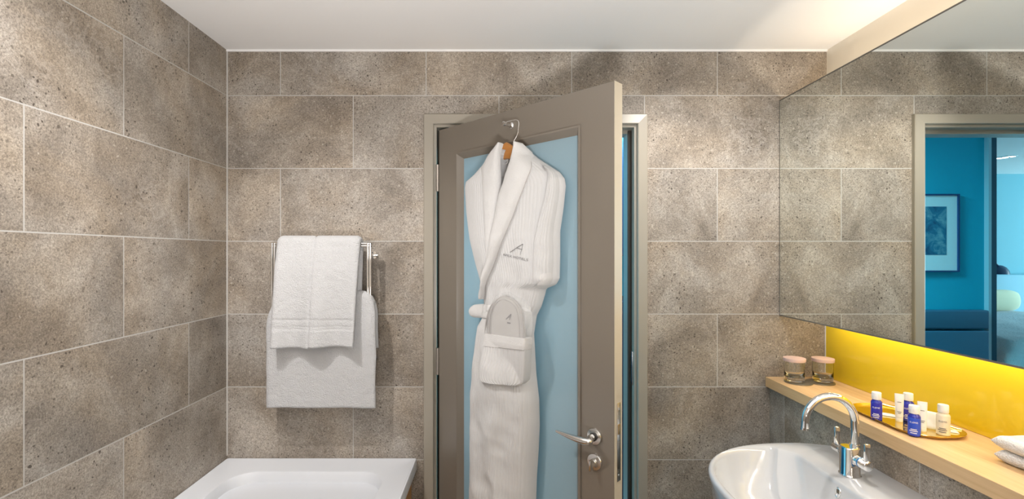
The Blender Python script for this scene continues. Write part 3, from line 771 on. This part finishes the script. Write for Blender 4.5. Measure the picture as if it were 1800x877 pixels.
TX, TY = 1.012, 1.372
tap = thing('mixer_tap', 'chrome swan neck mixer tap with two lever handles on the basin', 'tap', (TX, TY, RZB))
tz1 = .897
def sq(cx, cy, hx, hy, r, z, n=5): return rrect(cx-hx, cx+hx, cy-hy, cy+hy, r, z, n)
bm = loft(B(), [sq(TX, TY, .0245, .0245, .016, RZB-.0005), sq(TX, TY, .0245, .0245, .016, RZB+.003), sq(TX, TY, .0225, .0225, .015, RZB+.006), sq(TX, TY, .0215, .0215, .013, tz1-.003), sq(TX, TY, .0195, .0195, .012, tz1)])
obj('tap_body', bm, M_CHROME, tap, angle=35)
sx = 1.026; ex = .884; rad = (sx-ex)/2; zs_ = 1.040-rad
pts = [Vector((sx, TY, tz1-.004)), Vector((sx, TY, tz1+.02)), Vector((sx, TY, zs_-.02))]
for k in range(25):
    a = PI*k/24; pts.append(Vector((ex+rad+rad*math.cos(a), TY-.000*k, zs_+rad*math.sin(a))))
pts += [Vector((ex-.0015, TY, zs_-.02)), Vector((ex-.002, TY, .950))]
spt = obj('spout', tube(B(), pts, .0105, 22), M_CHROME, tap)
obj('aerator', cyl(B(), (ex-.002, TY, .9505), (ex-.0021, TY, .945), .0110, n=24), M_CHROME, spt)
obj('spout_collar', cyl(B(), (sx, TY, tz1-.001), (sx, TY, tz1+.006), .0128, n=24), M_CHROME, spt)
for sg in (-1, 1):
    z = .872 if sg > 0 else .866
    TYs = TY
    bm = cyl(B(), (TX+.004, TY+sg*.018, z), (TX+.004, TY+sg*.064, z), .0135, n=24); cyl(bm, (TX+.004, TY+sg*.064, z), (TX+.004, TY+sg*.066, z), .0135, .011, 24)
    h = obj('tap_handle', bm, M_CHROME, tap)
    obj('handle_ring', cyl(B(), (TX+.004, TY+sg*.036, z), (TX+.004, TY+sg*.040, z), .0140, n=24), plain('blue_ring', (.05, .25, .55), .3, .3) if sg < 0 else M_CHROME, h)
    obj('lever', box(B(), (TX-.004, TY+sg*.055, z+.004), (TX+.012, TY+sg*.062, z+.060), .002), M_CHROME, h)

# ------------------------------------------------------------------ things on the shelf
def tumbler(c, label):
    t = thing('glass_tumbler', label, 'glass', c, 0, 'covered tumblers on the shelf')
    x, y, z = c; z += .0045
    prof = [(.002, .0), (.034, .0), (.0385, .003), (.0400, .012), (.0405, .040), (.0408, .094), (.0393, .094), (.0388, .045), (.0370, .030), (.0300, .021), (.0240, .018), (.002, .018)]
    obj('glass_body', lathe(B(), [(r*.87, h*.92) for r, h in prof], (x, y, z), 40), M_GLASS, t)
    pr = [(.043, .086), (.0442, .0865), (.0455, .098), (.0445, .1000), (.001, .1006), (.001, .0960), (.0432, .0955)]
    obj('paper_lid', lathe(B(), [(r*.87, h*.92) for r, h in pr], (x, y, z), 40), M_LID, t)
def coaster(c, label):
    tag(obj('coaster', lathe(B(), [(.047, 0), (.0495, .001), (.0495, .0035), (.048, .0042), (.001, .0040)], c, 40), M_COAST, None), label, 'coaster', 'coasters on the shelf')
t1 = Vector((1.168, 1.880, SHZ)); t2 = Vector((1.277, 1.875, SHZ))
coaster(t1+Vector((.012, -.006, 0)), 'round pewter coaster under the left tumbler on oak shelf')
coaster(t2+Vector((-.010, 0, 0)), 'round pewter coaster under the tumbler nearest the yellow glass')
tumbler(t1, 'glass tumbler with pink paper lid, left one, against the stone tiles')
tumbler(t2, 'glass tumbler with pink paper lid, nearest the yellow glass')

def stadium(x0, x1, y0, y1, r, z): return rrect(x0, x1, y0, y1, r, z, 12)
a = (1.135, 1.314, 1.290, 1.590)
def st_(d, z): return stadium(a[0]+d, a[1]-d, a[2]+d, a[3]-d, max(.02, .078-d), SHZ+z)
bm = loft(B(), [st_(.012, .0), st_(.008, .0005), st_(.001, .0085), st_(0, .0095), st_(.0012, .0100), st_(.002, .0092), st_(.010, .0026), st_(.016, .0022)])
tag(obj('gold_tray', bm, M_GOLD, None, angle=50), 'polished gold oval tray of toiletries on the oak shelf', 'tray')
TZ = SHZ+.0022
def wrap_text(bm_t, c, R, ang, z0):
    for v in bm_t.verts:
        t = ang+v.co.x/R; v.co = Vector((c[0]+R*math.cos(t), c[1]+R*math.sin(t), z0+v.co.y))
    return bm_t
def arc_patch(bm, c, R, a0, a1, z0, z1, n=10):
    loft(bm, [[(c[0]+R*math.cos(a0+(a1-a0)*k/n), c[1]+R*math.sin(a0+(a1-a0)*k/n), z) for z in (z0, z1)] for k in range(n+1)], cap=False, closed=False)
def bottle(c, mat, ink, label, h=.083, r=.0142, word=True, labmat=None):
    t = thing('toiletry_bottle', label, 'bottle', (c[0], c[1], TZ), 0, 'little bottles on the gold tray')
    x, y = c; hb = h-.024
    prof = [(r-.0015, 0), (r, .0012), (r, hb-.006), (r-.0018, hb-.002), (r-.004, hb), (.0095, hb+.002), (.0095, hb+.006)]
    body = obj('bottle_body', lathe(B(), prof, (x, y, TZ), 32), mat, t)
    obj('cap', lathe(B(), [(.0118, hb+.003), (.0122, hb+.004), (.0122, h-.002), (.0114, h), (.001, h)], (x, y, TZ), 32), M_CAP, t)
    ang = math.atan2(-y, -x)
    if labmat:
        b = B(); arc_patch(b, c, r+.0003, ang-1.3, ang+1.3, TZ+.004, TZ+hb-.008, 16); obj('paper_label', b, labmat, body)
    tx = text_mesh('ELEMIS', .0064); obj('lettering', wrap_text(tx, c, r+.0007, ang-.05, TZ+hb*.62), ink, body, smooth=False)
    for z0, hw in ((.0185, .55), (.0140, .75), (.0085, .6)):
        b = B(); arc_patch(b, c, r+.0007, ang-hw, ang+hw*.7, TZ+z0, TZ+z0+.0022); obj('small_print', b, ink, body, smooth=False)
bottle((1.152, 1.452), M_BLUEB, M_WINK, 'dark blue bottle at the left end of the gold tray', labmat=plain('violet_blue_label', (.03, .03, .42), .35))
bottle((1.2400, 1.442), M_BLUEB, M_WINK, 'dark blue bottle at the back, behind the white tubes', labmat=MATS['violet_blue_label'])
bottle((1.156, 1.325), M_BLUEB, M_WINK, 'bright blue bottle at the front edge of the gold tray', labmat=M_LBLUE)
bottle((1.243, 1.332), M_CREAMB, M_GREYINK, 'cream coloured bottle at the right end of the gold tray', r=.0152)
def tube_pack(c, label, rz):
    t = thing('toiletry_tube', label, 'tube', (c[0], c[1], TZ), rz, 'white tubes on the gold tray')
    rings = []
    for k in range(15):
        q = k/14; z = .014+.066*q; hx = .0095+.0015*q; hy = .0090*(1-q)**.8+.0008
        rings.append([(hx*math.cos(2*PI*j/28), hy*math.sin(2*PI*j/28), z) for j in range(28)])
    rings.append([(.0110*math.cos(2*PI*j/28), .0007*math.sin(2*PI*j/28), .083) for j in range(28)])
    b_ = obj('tube_body', loft(B(), rings), M_TUBE, t, local=True, angle=60)
    obj('cap', lathe(B(), [(.0082, 0), (.0090, .001), (.0090, .013), (.0082, .0142), (.001, .0142)], (0, 0, 0), 28), M_CAP, t, local=True)
    for z0, w_ in ((.058, .009), (.030, .010), (.026, .007)):
        q = (z0-.014)/.066; y_ = -(.0090*(1-q)**.8+.0008)*.90-.0012
        obj('small_print', box(B(), (-w_/2, y_-.0002, z0), (w_/2, y_+.0002, z0+.0014)), M_GREYINK, b_, local=True, smooth=False)
tube_pack((1.207, 1.435), 'white tube standing left of the two on the gold tray', math.radians(-38))
tube_pack((1.208, 1.358), 'white tube standing behind the bright blue bottle', math.radians(-38))
def sachet(lo, hi, label, mat, loc, rot, name='sachet', th=.004):
    t = bpy.data.objects
    bm = B(); rings = []
    n = 14
    for i in range(n+1):
        v = i/n
        row = []
        for j in range(n+1):
            u = j/n; e = (max(0, 1-abs(2*u-1)**4)*max(0, 1-abs(2*v-1)**4))**.5
            row.append((lo+(hi-lo)*0, 0, 0))
        rings.append(row)
    bm.free(); bm = B()
    up, dn_ = [], []
    for i in range(n+1):
        for j in range(n+1):
            u, v = j/n, i/n; e = (max(0, 1-abs(2*u-1)**4)*max(0, 1-abs(2*v-1)**4))**.5
            w_ = .0008*nz(u*6, v*6, lo*50)
            up.append(bm.verts.new(((u-.5)*lo, (v-.5)*hi, th*e+w_*e+.0004))); dn_.append(bm.verts.new(((u-.5)*lo, (v-.5)*hi, -.0004)))
    for i in range(n):
        for j in range(n):
            a_, b_, c_, d_ = i*(n+1)+j, i*(n+1)+j+1, (i+1)*(n+1)+j+1, (i+1)*(n+1)+j
            bm.faces.new((up[a_], up[b_], up[c_], up[d_])); bm.faces.new((dn_[d_], dn_[c_], dn_[b_], dn_[a_]))
    rim = [j for j in range(n+1)]+[i*(n+1)+n for i in range(1, n+1)]+[n*(n+1)+j for j in range(n-1, -1, -1)]+[i*(n+1) for i in range(n-1, 0, -1)]
    for p, q in zip(rim, rim[1:]+rim[:1]): bm.faces.new((up[p], dn_[p], dn_[q], up[q]))
    o = obj(name, bm, mat, None, angle=70); o.location = loc; o.rotation_euler = rot
    return tag(o, label, 'packet', 'packets on the gold tray')
M_PACK = plain('white_packet', (.80, .79, .76), .35)
sachet(.050, .022, 'slim white packet lying behind the left blue bottle', M_PACK, (1.212, 1.490, TZ+.001), (0, 0, math.radians(-38)))
sachet(.052, .050, 'square white packet leaning against the cream bottle', M_PACK, (1.248, 1.378, TZ+.0235), (math.radians(68), 0, math.radians(-52)))
sachet(.030, .018, 'small white packet lying right of the cream bottle', M_PACK, (1.283, 1.350, TZ+.001), (0, 0, math.radians(-30)))

def folded_towel(lo, hi, label, seed):
    """a towel folded in a flat stack of layers with a rounded fold along its front"""
    x0, y0, z0 = lo; x1, y1, z1 = hi; h = z1-z0; rings = []
    for i in range(41):
        v = i/40; y = y0+(y1-y0)*v; ef = min(1, min(v, 1-v)*(y1-y0)/.014+.1)**.5; sec = []
        for k in range(13):
            a_ = PI/2+PI*k/12; sec.append((x0+h/2+h/2*math.cos(a_)*1.0, z0+h/2+h/2*math.sin(a_)*ef))
        m = 18
        bot = [(x0+h/2+(x1-x0-h/2)*k/m, z0+h/2-h/2*ef) for k in range(1, m+1)]; top = [(x1-(x1-x0-h/2)*k/m, z0+h/2+h/2*ef) for k in range(0, m)]
        sec += bot+top
        rings.append([(x+.0015*nz(x*40, y*40, z*40+seed), y, max(z0, z+.0014*nz(x*30, y*30, z*60+seed))) for x, z in sec])
    o = obj('folded_towel', loft(B(), rings), M_TERRY_LIFT, None, angle=80); tag(o, label, 'towel', 'folded towels on the shelf')
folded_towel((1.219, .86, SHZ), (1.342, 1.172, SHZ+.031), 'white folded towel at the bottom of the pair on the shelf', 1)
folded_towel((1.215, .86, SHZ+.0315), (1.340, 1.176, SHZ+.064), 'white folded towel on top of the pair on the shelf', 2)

# ------------------------------------------------------------------ hall and bedroom beyond the doorway (seen in the mirror)
YH, YE, HC = 3.20, 5.20, 2.32
Y0 = YB+WT
def mx(x, y, Y):
    """room point seen in the mirror at pixel (x, y) at unfolded distance Y"""
    return Vector((2*XM-(x-VPX)*Y/F, Y, CAM_Z-(y-VPY)*Y/F))
struct('floor_hall', box(B(), (-5.6, Y0, -.1), (2.0, YE+.1, 0)), M_CARPET)
struct('ceiling_hall', box(B(), (-5.6, Y0, HC), (2.0, YE+.1, HC+.1)), M_HALLC)
hx = mx(1741, 400, YH).x
struct('wall_hall', box(B(), (hx, YH, 0), (1.9, YH+.10, HC)), M_HALL)
struct('wall_bedroom', box(B(), (-5.6, YE, 0), (2.0, YE+.1, HC)), M_BEDW)
struct('wall_hall_right', box(B(), (1.9, Y0, 0), (2.0, YE, HC)), M_HALL)
struct('wall_bedroom_left', box(B(), (-5.6, Y0-.1, 0), (-5.5, YE, HC)), M_BEDW)
struct('wall_hall_near', box(B(), (-5.6, Y0-.1, 0), (XL-.1, Y0, HC)), M_HALL)
struct('wall_hall_corner', box(B(), (XR+.1, Y0-.1, 0), (2.0, Y0, HC)), M_HALL)
p0, p1, p2 = mx(1738, 400, YH-.03).x, mx(1743, 400, YH-.03).x, mx(1752, 400, YH-.03).x
struct('trim_5', box(B(), (p1, YH-.03, 0), (p0, YH, HC)), plain('pale_blue_bead', (.45, .55, .60), .5))
struct('trim_6', box(B(), (p2, YH-.03, 0), (p1, YH+.13, HC)), M_POST)
# framed print
c1, c0_ = mx(1685.5, 341, YH-.02), mx(1685.5, 478, YH-.02)
pw = .44; xa = c1.x; za1, za0 = c1.z, c0_.z; fr = .010
pic = thing('framed_picture', 'blue print in white mount and blue frame on hall wall', 'picture', (xa+pw/2, YH, za0))
def prect(d, y): return [(xa+d, y, za0+d), (xa+pw-d, y, za0+d), (xa+pw-d, y, za1-d), (xa+d, y, za1-d)]
bm = loft(B(), [prect(0, YH-.001), prect(0, YH-.028), prect(fr, YH-.028), prect(fr, YH-.001)], cap=False, loop=True)
obj('frame', bm, M_FRAMEB, pic, smooth=False)
obj('mount', box(B(), (xa+fr, YH-.018, za0+fr), (xa+pw-fr, YH-.002, za1-fr)), M_MAT, pic, smooth=False)
q1, q0 = mx(1664, 363, YH-.02), mx(1664, 448, YH-.02)
obj('print', box(B(), (q1.x, YH-.0195, q0.z), (xa+pw-(q1.x-xa), YH-.017, q1.z)), M_PRINT, pic, smooth=False)
# padded panels low on the hall wall
zt_ = mx(1700, 545.5, YH-.06).z; zg = mx(1700, 580, YH-.06).z
pan = thing('wall_panel', 'dark teal padded panel along the foot of the blue hall wall', 'panel', ((hx+.5)/2, YH, 0))
xe = mx(1740, 500, YH-.06).x
obj('upper_pad', box(B(), (xe, YH-.06, zg+.006), (.62, YH-.001, zt_), .010, 3), M_UPH, pan)
obj('lower_pad', box(B(), (xe, YH-.06, .06), (.62, YH-.001, zg-.006), .010, 3), M_UPH, pan)
# wardrobe seen through the gap beside the door
wd = thing('wardrobe', 'navy wardrobe glimpsed through the gap beside the open door', 'wardrobe', (1.0, 3.0, 0))
obj('upper_cabinet', box(B(), (.66, 2.80, 1.437), (1.30, YH-.002, 2.137), .003), M_NAVY, wd, smooth=False)
obj('lower_cabinet', box(B(), (.66, 2.80, .0), (1.30, YH-.002, 1.17), .003), M_NAVY, wd, smooth=False)
obj('back_panel', box(B(), (.66, YH-.02, 1.17), (1.30, YH-.002, 1.437)), M_HALL, wd, smooth=False)
# bed
bed = thing('bed', 'bed with pale blue headboard and rumpled cover seen in the mirror', 'bed', (-2.2, 4.3, 0))
hz_ = mx(1780, 483, YE-.08).z; bz_ = mx(1780, 546, YE-.25).z
obj('headboard', box(B(), (-4.0, YE-.09, 0), (-1.0, YE-.001, hz_), .02, 3), M_HEADB, bed)
obj('base', box(B(), (-3.15, 3.22, .05), (-1.05, YE-.10, .42), .02, 2), M_UPH, bed)
bm = B(); g = []
for i in range(41):
    row = []
    for j in range(41):
        x = -3.2+2.2*j/40; y = 3.12+(YE-.10-3.12)*i/40
        e = min(1, min(j, 40-j)/3, i/3); z = .42+(bz_-.42)*(e**.5)+(.018*nz(x*4, y*4)+.012*nz(x*11, y*11, 2))*e
        row.append((x, y, z))
    g.append(row)
loft(bm, g, cap=False, closed=False)
ext = bmesh.ops.extrude_face_region(bm, geom=bm.faces[:])
for v in [e for e in ext['geom'] if isinstance(e, bmesh.types.BMVert)]: v.co.z = .40
obj('duvet', bm, M_BEDC, bed, angle=80)
pc = mx(1757, 535, YE-.22)
rings = []
for k in range(17):
    a_ = -1+2*k/16; h = max(0, 1-abs(a_)**3)**.5
    rings.append([(pc.x+.23*a_, YE-.20+.07*h*math.cos(t)+.0, bz_+.10+.115*(h*.6+.4)*math.sin(t)) for t in [2*PI*q/20 for q in range(20)]])
tag(obj('pillow', loft(B(), rings), M_PILLOW, None, angle=80), 'cream pillow leaning on the headboard, seen in the mirror', 'pillow')
lc = mx(1756, 476, YE-.15)
wl = thing('bedside_lamp', 'dark dome reading lamp above the bed, seen in the mirror', 'lamp', (lc.x, YE, lc.z))
obj('lamp_shade', lathe(B(), [(.075, -.035), (.077, -.035), (.070, 0), (.050, .035), (.022, .055), (.001, .060)], (lc.x, YE-.16, lc.z), 28, cap=False), M_LAMPM, wl)
obj('lamp_arm', tube(B(), smooth_path([(lc.x+.02, YE-.16, lc.z+.055), (lc.x+.07, YE-.15, lc.z+.085), (lc.x+.13, YE-.10, lc.z+.02), (lc.x+.14, YE-.0, lc.z-.03)], 6), .009, 10), M_LAMPM, wl)
k = NT('lit_diffuser'); k.P(Emission_Color=(.8, .95, 1, 1), Emission_Strength=6.0)
for nm, (qx, qy) in (('recessed ceiling light seen in the mirror, nearer the door', (1761, 277)), ('recessed ceiling light seen in the mirror, farther along', (1774, 275))):
    Y = (HC-CAM_Z)*F/(VPY-qy); c = mx(qx, qy, Y)
    t = thing('ceiling_light', nm, 'ceiling light', (c.x, c.y, HC), 0, 'bedroom ceiling lights')
    obj('light_ring', lathe(B(), [(.055, 0), (.055, -.004), (.042, -.005), (.042, 0)], (c.x, c.y, HC), 28, cap=False), M_CAP, t)
    obj('diffuser', lathe(B(), [(.042, -.001), (.042, -.003), (.001, -.003)], (c.x, c.y, HC), 28), k.m, t)
